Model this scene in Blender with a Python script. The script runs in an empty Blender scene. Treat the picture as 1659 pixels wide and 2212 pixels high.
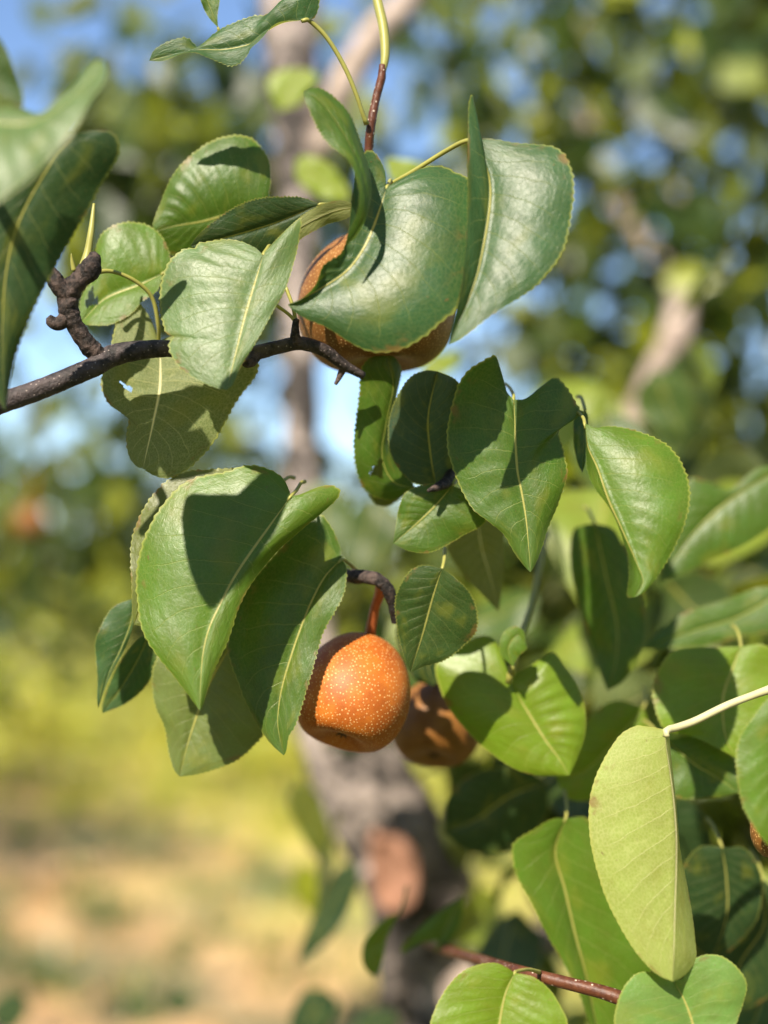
import bpy, math, random
import numpy as np
from mathutils import Vector, Matrix
random.seed(7); rng = np.random.default_rng(7)
S = bpy.context.scene
COL = S.collection

# ------------------------------------------------------------------ camera, light, exposure
CAMZ, PITCH, FOCUS = 1.5, math.radians(2.6), 0.72
cam_d = bpy.data.cameras.new('camera'); cam = bpy.data.objects.new('camera', cam_d); COL.objects.link(cam)
cam.location = (0, 0, CAMZ); cam.rotation_euler = (math.pi/2 + PITCH, 0, 0)
cam_d.sensor_fit = 'VERTICAL'; cam_d.sensor_height = 36; cam_d.sensor_width = 27; cam_d.lens = 51.8
cam_d.clip_start = 0.02; cam_d.clip_end = 2000
cam_d.dof.use_dof = True; cam_d.dof.focus_distance = FOCUS; cam_d.dof.aperture_fstop = 51.8/22.0
S.camera = cam
SUN_EL, SUN_AZ = math.radians(42), math.radians(204)      # azimuth clockwise from +Y
w = bpy.data.worlds.new('World'); S.world = w; w.use_nodes = True
nt = w.node_tree; sky = nt.nodes.new('ShaderNodeTexSky'); sky.sky_type = 'NISHITA'; sky.sun_disc = False
sky.sun_elevation = SUN_EL; sky.sun_rotation = SUN_AZ; sky.air_density = 0.8; sky.dust_density = 0.0; sky.ozone_density = 2.6
bg = nt.nodes['Background']; bg.inputs[1].default_value = 0.10
nt.links.new(sky.outputs[0], bg.inputs[0])
sl = bpy.data.lights.new('sun', 'SUN'); sun = bpy.data.objects.new('sun', sl); COL.objects.link(sun)
sl.energy = 5.0; sl.angle = math.radians(0.55); sl.color = (1.0, 0.90, 0.74)
sdir = Vector((math.sin(SUN_AZ)*math.cos(SUN_EL), math.cos(SUN_AZ)*math.cos(SUN_EL), math.sin(SUN_EL)))
sun.rotation_euler = sdir.to_track_quat('Z', 'Y').to_euler(); sun.location = (0, -5, 8)
S.view_settings.view_transform = 'Standard'; S.view_settings.look = 'None'; S.view_settings.exposure = 1.13; S.view_settings.gamma = 1
S.cycles.use_denoising = True
S.cycles.max_bounces = 8; S.cycles.transmission_bounces = 6; S.cycles.transparent_max_bounces = 6

# ------------------------------------------------------------------ helpers
W2, H2 = 829.5, 1106.0                                     # half size of the measured picture
K = 18/51.8/H2
cp, sp = math.cos(PITCH), math.sin(PITCH)
def at(u, v, d):
    """point seen at (u, v) of the measured picture, d metres from the camera plane"""
    x = (u-W2)*K*d; y = (H2-v)*K*d
    return np.array((x, d*cp - y*sp, CAMZ + d*sp + y*cp))
CAMP = np.array((0, 0, CAMZ))

def spline(pts, n):
    """smooth curve through the points, n samples evenly spaced along it"""
    P = np.asarray(pts, float)
    if len(P) == 2: P = np.vstack([P[0], (P[0]+P[1])/2, P[1]])
    d = np.linalg.norm(np.diff(P[:, :3], axis=0), axis=1); d = np.maximum(d, 1e-7)
    kn = np.concatenate([[0], np.cumsum(d**0.6)])
    m = np.zeros_like(P)
    m[1:-1] = (P[2:]-P[:-2])/(kn[2:]-kn[:-2])[:, None]
    m[0] = (P[1]-P[0])/(kn[1]-kn[0]); m[-1] = (P[-1]-P[-2])/(kn[-1]-kn[-2])
    x = np.linspace(0, kn[-1], 400); i = np.clip(np.searchsorted(kn, x, 'right')-1, 0, len(P)-2)
    h = (kn[i+1]-kn[i]); s = (x-kn[i])/h; s = s[:, None]; h = h[:, None]
    Q = (2*s**3-3*s**2+1)*P[i] + (s**3-2*s**2+s)*h*m[i] + (-2*s**3+3*s**2)*P[i+1] + (s**3-s**2)*h*m[i+1]
    L = np.concatenate([[0], np.cumsum(np.linalg.norm(np.diff(Q[:, :3], axis=0), axis=1))])
    y = np.linspace(0, L[-1], n)
    return np.stack([np.interp(y, L, Q[:, k]) for k in range(Q.shape[1])], 1)

def mesh_obj(name, V, F, mat, parent=None, uv=None, origin=None, smooth=True, color=None, cd=None):
    V = np.asarray(V, float)
    if origin is None: origin = np.array(parent.location) if parent is not None and parent.parent is None else np.zeros(3)
    base = world_loc(parent) if parent is not None else np.zeros(3)
    me = bpy.data.meshes.new(name); me.from_pydata((V-origin).tolist(), [], [tuple(f) for f in F]); me.update()
    if smooth: me.polygons.foreach_set('use_smooth', [True]*len(me.polygons))
    if uv is not None:
        ul = me.uv_layers.new(name='UVMap'); li = np.zeros(len(me.loops), int); me.loops.foreach_get('vertex_index', li)
        ul.data.foreach_set('uv', np.asarray(uv, float)[li].ravel())
    if mat: me.materials.append(mat)
    o = bpy.data.objects.new(name, me); COL.objects.link(o)
    if parent is not None: o.parent = parent
    o.location = origin-base
    if color is not None: o.color = (*color, 1)
    return o
def world_loc(o):
    l = np.zeros(3)
    while o is not None: l = l + np.array(o.location); o = o.parent
    return l
def thing(name, label, cat, loc, group=None):
    o = bpy.data.objects.new(name, None); COL.objects.link(o); o.location = tuple(loc); o.empty_display_size = 0.02
    o['label'] = label; o['category'] = cat
    if group: o['group'] = group
    return o

def tube_geo(path, radii, sides=10, n=None, rough=0.0, freq=1.0, rings=0.0, ringf=900.0, seed=0, cap=True):
    r = np.random.default_rng(seed)
    n = n or max(8, len(path)*6)
    if len(radii) != len(path): radii = np.interp(np.linspace(0, 1, len(path)), np.linspace(0, 1, len(radii)), radii)
    PR = spline(np.hstack([np.asarray(path, float), np.asarray(radii, float)[:, None]]), n); P, rad = PR[:, :3], np.maximum(PR[:, 3], 1e-5)
    T = np.gradient(P, axis=0); T /= np.linalg.norm(T, axis=1)[:, None]
    up = np.array((0.13, 0.2, 1.0)); up = up/np.linalg.norm(up)
    if abs(T.mean(0)@up) > 0.85: up = np.array((1.0, 0.1, 0.05))
    V, F = [], []
    ph = r.uniform(0, 6.28, 8)
    L = np.concatenate([[0], np.cumsum(np.linalg.norm(np.diff(P, axis=0), axis=1))])
    A = np.linspace(0, 2*math.pi, sides, endpoint=False)
    for i in range(n):
        b = np.cross(T[i], up); b /= np.linalg.norm(b); c = np.cross(b, T[i])
        x = L[i]*freq
        k = 1 + rough*(np.sin(A*3+x*1.3+ph[0])*.4+np.sin(A*5-x*2.1+ph[1])*.3+np.sin(A*2+x*3.7+ph[2])*.35+np.sin(x*5.3+A+ph[3])*.3)
        if rings: k = k + rings*(abs(np.sin(L[i]*ringf+1.1*np.sin(A+ph[5])+1.5*math.sin(L[i]*300+ph[4])))**2)*(.4+.8*math.sin(L[i]*160+ph[6])**2)
        for a, kk in zip(A, k): V.append(P[i] + rad[i]*kk*(math.cos(a)*b+math.sin(a)*c))
    for i in range(n-1):
        for j in range(sides):
            j2 = (j+1) % sides
            F.append((i*sides+j, i*sides+j2, (i+1)*sides+j2, (i+1)*sides+j))
    if cap:
        for i, s in ((0, -1), (n-1, 1)):
            c = len(V); V.append(P[i]+s*T[i]*rad[i]*.45)
            for j in range(sides):
                j2 = (j+1) % sides; a, b = i*sides+j, i*sides+j2
                F.append((a, c, b) if s < 0 else (a, b, c))
    uv = None
    return V, F
def tube(name, path, radii, mat, parent, origin=None, **kw):
    V, F = tube_geo(path, radii, **kw)
    if origin is None: origin = np.asarray(path[0], float)
    return mesh_obj(name, V, F, mat, parent, origin=origin)

# ------------------------------------------------------------------ materials
class NT:
    def __init__(s, name):
        s.m = bpy.data.materials.new(name); s.m.use_nodes = True; s.t = s.m.node_tree; s.t.nodes.clear()
    def n(s, typ, **kw):
        x = s.t.nodes.new(typ)
        for k, v in kw.items():
            if k.startswith('_'): setattr(x, k[1:], v)
            else: s.set(x.inputs[k.replace('__', ' ')], v)
        return x
    def set(s, sock, v):
        if hasattr(v, 'outputs'): v = v.outputs[0]
        if isinstance(v, bpy.types.NodeSocket): s.t.links.new(v, sock)
        else: sock.default_value = v
    def math(s, op, a, b=None, c=None, clamp=False):
        x = s.t.nodes.new('ShaderNodeMath'); x.operation = op; x.use_clamp = clamp
        for i, v in enumerate((a, b, c)):
            if v is not None: s.set(x.inputs[i], v)
        return x.outputs[0]
    def mix(s, f, a, b, blend='MIX'):
        x = s.t.nodes.new('ShaderNodeMix'); x.data_type = 'RGBA'; x.blend_type = blend
        s.set(x.inputs[0], f); s.set(x.inputs[6], a); s.set(x.inputs[7], b); return x.outputs[2]
    def ramp(s, f, lo, hi, a=0.0, b=1.0):
        x = s.t.nodes.new('ShaderNodeMapRange'); x.clamp = True; x.interpolation_type = 'SMOOTHSTEP'
        for i, v in enumerate((f, lo, hi, a, b)): s.set(x.inputs[i], v)
        return x.outputs[0]
    def noise(s, scale, detail=3, rough=0.5, vec=None, dim='3D'):
        x = s.t.nodes.new('ShaderNodeTexNoise'); x.noise_dimensions = dim
        s.set(x.inputs['Scale'], scale); s.set(x.inputs['Detail'], detail); s.set(x.inputs['Roughness'], rough)
        if vec is not None: s.set(x.inputs['Vector'], vec)
        return x
    def out(s, sh):
        o = s.t.nodes.new('ShaderNodeOutputMaterial'); s.set(o.inputs[0], sh); return s.m
C4 = lambda r, g, b: (r, g, b, 1)

def leaf_material():
    N = NT('leaf_blade')
    oi = N.n('ShaderNodeObjectInfo'); geo = N.n('ShaderNodeNewGeometry'); tc = N.n('ShaderNodeTexCoord')
    sep = N.n('ShaderNodeSeparateXYZ', Vector=tc.outputs['UV'])
    wn = N.noise(5.0, 3, .6, tc.outputs['UV']); wob = N.math('SUBTRACT', wn.outputs[0], .5)
    s = N.math('MULTIPLY', N.math('SUBTRACT', sep.outputs[0], .5), 2.0); a = N.math('ABSOLUTE', s); t = sep.outputs[1]
    side = N.math('GREATER_THAN', s, 0.0)
    # lateral veins sweep from the midrib towards the tip
    p = N.math('SUBTRACT', t, N.math('MULTIPLY', a, .30)); p = N.math('ADD', p, N.math('MULTIPLY', N.math('MULTIPLY', a, a), .07))
    p = N.math('ADD', p, N.math('MULTIPLY', wob, .035)); p = N.math('MULTIPLY', p, 11.0)
    p = N.math('ADD', p, N.math('MULTIPLY', side, .43)); p = N.math('ADD', p, N.math('MULTIPLY', oi.outputs['Random'], 3.0))
    fr = N.math('ABSOLUTE', N.math('SUBTRACT', N.math('FRACT', p), .5))
    wid = N.math('MULTIPLY_ADD', a, -.018, .034)
    lat = N.math('SUBTRACT', 1.0, N.ramp(fr, N.math('MULTIPLY', wid, .25), wid))
    lat = N.math('MULTIPLY', lat, N.ramp(a, .98, .62))
    mw = N.math('MULTIPLY_ADD', t, -.016, .030)
    midr = N.math('SUBTRACT', 1.0, N.ramp(a, N.math('MULTIPLY', mw, .5), mw))
    # net of tiny veins
    cmb = N.n('ShaderNodeCombineXYZ', X=N.math('MULTIPLY', s, 1.0), Y=N.math('MULTIPLY', t, 2.6), Z=0.0)
    vor = N.n('ShaderNodeTexVoronoi', _feature='DISTANCE_TO_EDGE', Scale=26.0, Vector=cmb)
    net = N.math('SUBTRACT', 1.0, N.ramp(vor.outputs[0], 0.0, .13))
    vor2 = N.n('ShaderNodeTexVoronoi', _feature='DISTANCE_TO_EDGE', Scale=13.0, Vector=cmb)
    net2 = N.math('SUBTRACT', 1.0, N.ramp(vor2.outputs[0], 0.0, .05))
    col = oi.outputs['Color']
    big = N.noise(2.2, 4, .6, cmb)
    hv = N.n('ShaderNodeHueSaturation', Color=col, Hue=N.math('MULTIPLY_ADD', big.outputs[0], .05, .475), Saturation=1.0,
             Value=N.math('MULTIPLY_ADD', big.outputs[0], .7, .65))
    back = geo.outputs['Backfacing']
    under = N.mix(.34, hv.outputs[0], C4(.20, .23, .095))
    base = N.mix(back, hv.outputs[0], under)
    veinc = N.mix(N.math('MULTIPLY_ADD', back, .22, .36), base, N.mix(back, C4(.42, .42, .14), C4(.62, .60, .30)))
    base = N.mix(N.math('MULTIPLY', net, N.math('MULTIPLY_ADD', back, .10, .16)), base, veinc)
    base = N.mix(N.math('MULTIPLY', net2, .14), base, veinc)
    base = N.mix(N.math('MULTIPLY', lat, .6), base, veinc)
    base = N.mix(midr, base, N.mix(back, C4(.34, .32, .085), C4(.58, .54, .30)))
    edge = N.ramp(a, .965, 1.0); base = N.mix(N.math('MULTIPLY', edge, .55), base, C4(.34, .34, .07))
    # brown specks and scuffs
    sp1 = N.noise(14.0, 2, .5, cmb); speck = N.ramp(sp1.outputs[0], .70, .77)
    base = N.mix(N.math('MULTIPLY', speck, .7), base, C4(.13, .085, .03))
    oi_off = N.n('ShaderNodeVectorMath', _operation='ADD'); N.set(oi_off.inputs[0], cmb); N.set(oi_off.inputs[1], N.n('ShaderNodeCombineXYZ', X=N.math('MULTIPLY', oi.outputs['Random'], 37.0), Y=N.math('MULTIPLY', oi.outputs['Random'], 11.0)))
    brn = N.noise(3.2, 3, .6, oi_off); bm = N.math('MULTIPLY', N.ramp(brn.outputs[0], .56, .66), N.ramp(a, .80, 1.0))
    base = N.mix(N.math('MULTIPLY', bm, .75), base, C4(.17, .095, .028))
    yl = N.noise(1.7, 2, .5, oi_off); base = N.mix(N.math('MULTIPLY', N.ramp(yl.outputs[0], .52, .72), .30), base, C4(.20, .20, .02))
    fine = N.noise(90.0, 2, .6, cmb)
    # relief
    h = N.math('MULTIPLY', lat, -.5); h = N.math('ADD', h, N.math('MULTIPLY', net, -.025)); h = N.math('ADD', h, N.math('MULTIPLY', net2, -.08))
    h = N.math('ADD', h, N.math('MULTIPLY', midr, .5)); h = N.math('ADD', h, N.math('MULTIPLY', fine.outputs[0], .22))
    h = N.math('ADD', h, N.math('MULTIPLY', N.noise(7.0, 3, .55, cmb).outputs[0], 1.4))
    bump = N.n('ShaderNodeBump', Strength=.45, Distance=.0006, Height=h)
    rgh = N.math('MULTIPLY_ADD', fine.outputs[0], .18, .29); rgh = N.math('ADD', rgh, N.math('MULTIPLY', back, .16))
    pb = N.n('ShaderNodeBsdfPrincipled', Base__Color=base, Roughness=rgh, Normal=bump)
    pb.inputs['IOR'].default_value = 1.5; N.set(pb.inputs['Specular IOR Level'], N.math('MULTIPLY_ADD', back, -.10, .37))
    trc = N.n('ShaderNodeMix', _data_type='RGBA', _blend_type='MULTIPLY'); trc.inputs[0].default_value = 1
    N.set(trc.inputs[6], base); trc.inputs[7].default_value = C4(2.5, 2.2, .8)
    tr = N.n('ShaderNodeBsdfTranslucent', Color=trc.outputs[2], Normal=bump)
    ms = N.n('ShaderNodeMixShader'); ms.inputs[0].default_value = .30
    N.set(ms.inputs[1], pb); N.set(ms.inputs[2], tr)
    return N.out(ms)

def far_leaf_material(name, c1, c2, c3):
    N = NT(name); geo = N.n('ShaderNodeNewGeometry'); r = geo.outputs['Random Per Island']
    c = N.mix(N.ramp(r, 0, .6), C4(*c1), C4(*c2)); c = N.mix(N.ramp(r, .66, .92), c, C4(*c3))
    c = N.mix(N.math('MULTIPLY', geo.outputs['Backfacing'], .35), c, C4(.24, .28, .12))
    pb = N.n('ShaderNodeBsdfPrincipled', Base__Color=c, Roughness=.42); pb.inputs['Specular IOR Level'].default_value = .5
    trc = N.n('ShaderNodeMix', _data_type='RGBA', _blend_type='MULTIPLY'); trc.inputs[0].default_value = 1
    N.set(trc.inputs[6], c); trc.inputs[7].default_value = C4(2.4, 2.1, .7)
    tr = N.n('ShaderNodeBsdfTranslucent', Color=trc.outputs[2])
    ms = N.n('ShaderNodeMixShader'); ms.inputs[0].default_value = .32; N.set(ms.inputs[1], pb); N.set(ms.inputs[2], tr)
    return N.out(ms)

def bark_material(name, c1, c2, dots=None, scale=90, bump=.002, rough=.8, rr=(.36, .64)):
    N = NT(name); tc = N.n('ShaderNodeTexCoord'); v = tc.outputs['Object']
    n1 = N.noise(scale, 5, .65, v); n2 = N.noise(scale*.22, 3, .6, v)
    f = N.ramp(N.math('MULTIPLY_ADD', n1.outputs[0], .6, N.math('MULTIPLY', n2.outputs[0], .4)), *rr)
    c = N.mix(f, C4(*c1), C4(*c2))
    if dots:
        vo = N.n('ShaderNodeTexVoronoi', Scale=dots[0], Vector=v)
        d = N.math('SUBTRACT', 1.0, N.ramp(vo.outputs['Distance'], dots[1]*.6, dots[1]))
        c = N.mix(N.math('MULTIPLY', d, dots[3]), c, C4(*dots[2]))
    b = N.n('ShaderNodeBump', Strength=.8, Distance=bump, Height=n1.outputs[0])
    pb = N.n('ShaderNodeBsdfPrincipled', Base__Color=c, Roughness=rough, Normal=b); pb.inputs['Specular IOR Level'].default_value = .35
    return N.out(pb)

def plain_material(name, c, rough=.5, var=.25, scale=120, spec=.4, sss=0):
    N = NT(name); tc = N.n('ShaderNodeTexCoord'); n1 = N.noise(scale, 3, .6, tc.outputs['Object'])
    hv = N.n('ShaderNodeHueSaturation', Color=C4(*c), Value=N.math('MULTIPLY_ADD', n1.outputs[0], 2*var, 1-var))
    b = N.n('ShaderNodeBump', Strength=.3, Distance=.0005, Height=n1.outputs[0])
    pb = N.n('ShaderNodeBsdfPrincipled', Base__Color=hv, Roughness=rough, Normal=b); pb.inputs['Specular IOR Level'].default_value = spec
    return N.out(pb)

def pear_material(name, c1, c2):
    N = NT(name); tc = N.n('ShaderNodeTexCoord'); v = tc.outputs['Object']
    n1 = N.noise(60, 5, .7, v); n2 = N.noise(2600, 2, .6, v); n3 = N.noise(900, 3, .6, v)
    c = N.mix(N.ramp(n1.outputs[0], .35, .65), C4(*c1), C4(*c2))
    hv = N.n('ShaderNodeHueSaturation', Color=c, Value=N.math('MULTIPLY_ADD', n2.outputs[0], .5, .75))
    b = N.n('ShaderNodeBump', Strength=.35, Distance=.0003, Height=n3.outputs[0])
    pb = N.n('ShaderNodeBsdfPrincipled', Base__Color=hv, Roughness=.52, Normal=b); pb.inputs['Specular IOR Level'].default_value = .34
    pb.inputs['Subsurface Weight'].default_value = .12; pb.inputs['Subsurface Radius'].default_value = (.004, .0015, .0005); pb.inputs['Subsurface Scale'].default_value = 1.0
    return N.out(pb)

M_LEAF = leaf_material()
M_FAR = far_leaf_material('canopy_leaf', (.020, .042, .006), (.045, .075, .009), (.23, .26, .02))  # bright share of leaves coloured to stand in for sunlit ones
M_FAR2 = far_leaf_material('orchard_leaf', (.04, .068, .013), (.075, .11, .018), (.20, .22, .03))
M_YEL = far_leaf_material('shrub_leaf', (.22, .25, .025), (.34, .36, .04), (.44, .40, .06))
M_BARK = bark_material('young_bark', (.011, .0085, .0085), (.066, .050, .050), (420, .20, (.26, .21, .19), .8), 200, .0022, .6, (.42, .60))
M_SPUR = bark_material('spur_bark', (.009, .006, .005), (.075, .050, .042), (650, .17, (.20, .16, .14), .6), 300, .0022, .72, (.42, .60))
M_RED = bark_material('red_twig_bark', (.060, .018, .009), (.115, .038, .017), (330, .22, (.5, .4, .32), .95), 300, .0006, .45)
M_TRUNK = bark_material('trunk_bark', (.042, .035, .031), (.37, .305, .27), None, 38, .010, .9, (.455, .575))
M_LIMB = bark_material('limb_bark', (.14, .105, .085), (.46, .365, .30), None, 30, .004, .85)
M_PET = plain_material('petiole_skin', (.27, .26, .06), .45)
M_PETPALE = plain_material('pale_petiole_skin', (.45, .42, .23), .5)
M_STALK = plain_material('fruit_stalk_skin', (.30, .085, .028), .42, .3, 300)
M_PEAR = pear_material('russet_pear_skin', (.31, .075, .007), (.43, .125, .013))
M_PEARSHADE = pear_material('shaded_pear_skin', (.16, .064, .013), (.22, .094, .02))  # darker copy of the pear skin, shade put into its colour
M_SPOT = plain_material('lenticel_cork', (.62, .38, .15), .6, .15, 900)
M_CALYX = plain_material('calyx_scar', (.07, .04, .02), .8)
M_WOUND = plain_material('pruned_wood', (.25, .125, .078), .85, .45, 70)

# ------------------------------------------------------------------ setting: ground
def ground():
    N = NT('orchard_ground'); tc = N.n('ShaderNodeTexCoord'); v = tc.outputs['Object']
    sep = N.n('ShaderNodeSeparateXYZ', Vector=v)
    n1 = N.noise(.55, 4, .6, v); n2 = N.noise(2.3, 4, .65, v); n3 = N.noise(25, 3, .7, v)
    soil = N.mix(N.ramp(n2.outputs[0], .35, .65), C4(.46, .27, .12), C4(.66, .43, .22))
    soil = N.mix(N.ramp(n3.outputs[0], .45, .75), soil, C4(.30, .20, .11))
    grass = N.mix(N.ramp(n2.outputs[0], .3, .7), C4(.40, .42, .07), C4(.62, .53, .15))
    d = N.math('ADD', N.math('MULTIPLY', sep.outputs[1], .085), N.math('MULTIPLY', n1.outputs[0], 1.5))
    d = N.math('ADD', d, N.math('MULTIPLY', sep.outputs[0], .22)); f = N.ramp(d, 1.05, 1.6)
    weeds = N.noise(.95, 3, .55, v); soil = N.mix(N.math('MULTIPLY', N.ramp(weeds.outputs[0], .45, .56), .85), soil, C4(.13, .14, .075))  # weed patches that also paint the grey-green shadow band into the soil
    wd2 = N.noise(1.7, 3, .6, v); grass = N.mix(N.math('MULTIPLY', N.ramp(wd2.outputs[0], .50, .62), .75), grass, C4(.16, .20, .03))
    c = N.mix(f, soil, grass)
    turf_dimmed = N.mix(N.ramp(n2.outputs[0], .35, .65), C4(.085, .10, .028), C4(.15, .13, .055))  # near ground coloured dark to cut the light bounced onto the leaves
    yn = N.math('ADD', sep.outputs[1], N.math('MULTIPLY', n1.outputs[0], 2.5)); c = N.mix(N.ramp(yn, 3.6, 5.0), turf_dimmed, c)
    b = N.n('ShaderNodeBump', Strength=.6, Distance=.03, Height=n3.outputs[0])
    pb = N.n('ShaderNodeBsdfPrincipled', Base__Color=c, Roughness=.95, Normal=b); pb.inputs['Specular IOR Level'].default_value = .1
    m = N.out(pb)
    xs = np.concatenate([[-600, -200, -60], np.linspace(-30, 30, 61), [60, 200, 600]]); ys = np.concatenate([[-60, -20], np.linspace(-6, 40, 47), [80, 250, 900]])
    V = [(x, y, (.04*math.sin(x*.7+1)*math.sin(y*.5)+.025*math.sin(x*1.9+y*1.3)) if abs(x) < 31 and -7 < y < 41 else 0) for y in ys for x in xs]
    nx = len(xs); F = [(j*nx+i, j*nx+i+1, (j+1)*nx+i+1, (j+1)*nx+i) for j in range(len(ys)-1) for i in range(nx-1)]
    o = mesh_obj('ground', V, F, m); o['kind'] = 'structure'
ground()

# ------------------------------------------------------------------ background foliage
TL = np.array([(0, 0, 0), (-.30, .28, .03), (0, .30, -.03), (.30, .28, .03), (-.27, .62, .0), (0, .64, -.05), (.27, .62, .0), (0, 1.0, -.14)])
TF = [(0, 2, 1), (0, 3, 2), (1, 2, 5, 4), (2, 3, 6, 5), (4, 5, 7), (5, 6, 7)]
TUV = np.array([(.5, 0), (0, .3), (.5, .3), (1, .3), (0, .64), (.5, .64), (1, .64), (.5, 1)])
def rand_frames(n, r, droop=.75):
    """leaf axis mostly hanging outwards and down, blade normal mostly up and towards the light"""
    ax = r.normal(size=(n, 3)); ax[:, 2] -= droop*1.4; ax /= np.linalg.norm(ax, axis=1)[:, None]
    nn = r.normal(size=(n, 3))*.75 + np.array((-.25, -.75, .65)); nn -= (nn*ax).sum(1)[:, None]*ax; nn /= np.linalg.norm(nn, axis=1)[:, None]
    xx = np.cross(ax, nn); return np.stack([xx, ax, nn], 1)      # rows: side, axis, normal
def leaves_mesh(pos, size, r, droop=.75):
    n = len(pos); fr = rand_frames(n, r, droop)
    curl = r.uniform(.3, 2.0, n); T = np.repeat(TL[None], n, 0).copy(); T[:, :, 2] *= curl[:, None]
    T[:, :, 0] *= r.uniform(.75, 1.15, n)[:, None]
    V = pos[:, None] + size[:, None, None]*np.einsum('nkj,njc->nkc', T, fr)
    F = [tuple(np.array(f)+8*i) for i in range(n) for f in TF]
    return V.reshape(-1, 3), F, np.tile(TUV, (n, 1))
def clump_points(centers, radii, n, r, clumps, spread):
    out = []
    vol = np.array([np.prod(q) for q in radii]); cn = r.choice(len(centers), clumps, p=vol/vol.sum())
    for k in cn:
        d = r.normal(size=3); d *= r.uniform(.25, 1)**.5/np.linalg.norm(d)
        c = np.array(centers[k]) + d*np.array(radii[k]); m = max(1, n//clumps)
        out.append(c + r.normal(size=(m, 3))*spread)
    return np.concatenate(out)

def orchard_tree(name, label, x, y, h, rad, seed, n=3500, mat=None, group=None, leaf=.085, clumps=220, zc=.62, spread=.16, trunk_r=.07):
    r = np.random.default_rng(seed); root = thing(name, label, 'tree', (x, y, 0), group)
    b = np.array((x, y, 0.)); tb = [b, b+(r.normal()*.05, r.normal()*.05, h*.25), b+(r.normal()*.15, r.normal()*.15, h*.55), b+(r.normal()*.2, r.normal()*.2, h*.8)]
    tube('trunk', tb, [trunk_r*1.25, trunk_r, trunk_r*.7, trunk_r*.25], M_LIMB, root, sides=9, rough=.08, freq=8, seed=seed)
    for k in range(5):
        a = k*1.26+r.uniform(-.4, .4); s = b+(0, 0, h*r.uniform(.22, .5)); e = b+(math.cos(a)*rad*.75, math.sin(a)*rad*.75, h*r.uniform(.6, .9))
        tube('limb', [s, (s+e)/2+(0, 0, -.1*h*r.random()), e], [trunk_r*.6, trunk_r*.4, trunk_r*.12], M_LIMB, root, sides=7, rough=.06, freq=9, seed=seed*9+k)
    cs = [b+(r.normal()*rad*.35, r.normal()*rad*.35, h*zc+r.normal()*h*.08) for _ in range(5)]; rs = [(rad*.75, rad*.75, h*.33)]*5
    P = clump_points(cs, rs, n, r, clumps, spread); P = P[P[:, 2] > .35]
    V, F, uv = leaves_mesh(P, r.uniform(.6, 1.2, len(P))*leaf, r)
    o = mesh_obj('crown', V, F, mat or M_FAR2, root, smooth=False); o['kind'] = 'stuff'
    return root

# the pear tree whose trunk rises behind the fruit
TZ = 1.6
tree = thing('pear_tree', 'pear tree with rough leaning trunk rising behind the speckled pear', 'tree', (*at(985, 2212, 1.66)[:2], 0))
tp = [np.array((*at(1010, 2212, 1.68)[:2], -.02)), at(1010, 2700, 1.68), at(985, 2212, 1.66), at(925, 1960, 1.64), at(810, 1730, TZ), at(705, 1540, TZ), at(665, 1300, TZ), at(652, 1000, 1.62), at(650, 760, 1.64), at(645, 420, 1.68), at(632, 150, 1.72), at(620, -120, 1.75), at(570, -700, 1.8)]
px = K*TZ
tube('trunk', tp, [v*px for v in (150, 130, 112, 116, 112, 80, 50, 40, 38, 42, 62, 66, 50)], M_TRUNK, tree, sides=28, n=150, rough=.10, freq=26, seed=3)
tube('limb', [at(690, 330, 1.68), at(730, 210, 1.68), at(800, 90, 1.70), at(880, 0, 1.74), at(960, -160, 1.8)], [v*px for v in (34, 36, 36, 34, 28)], M_LIMB, tree, sides=12, rough=.05, freq=30, seed=4)
tube('limb', [at(860, 2290, 1.52), at(855, 2212, 1.5), at(845, 2100, 1.48), at(820, 1960, 1.5), at(790, 1870, 1.54)], [v*px for v in (30, 30, 28, 24, 20)], M_TRUNK, tree, sides=12, rough=.12, freq=40, seed=5)
tube('limb', [at(1000, 2150, 1.3), at(1250, 1900, 1.75), at(1350, 1000, 1.8), at(1405, 850, 1.78), at(1465, 700, 1.8), at(1450, 600, 2.2), at(1300, 380, 2.6), at(1265, 200, 2.7), at(1240, -300, 2.8)], [v*K*2 for v in (36, 36, 34, 33, 30, 24, 20, 18, 14)], M_LIMB, tree, sides=12, n=70, rough=.05, freq=20, seed=6)
tube('limb', [at(1458, 650, 2.0), at(1490, 560, 2.5), at(1460, 420, 2.7), at(1560, 200, 2.8), at(1600, -200, 2.9)], [v*K*2 for v in (20, 18, 15, 13, 10)], M_TRUNK, tree, sides=10, rough=.05, freq=20, seed=8)
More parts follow.
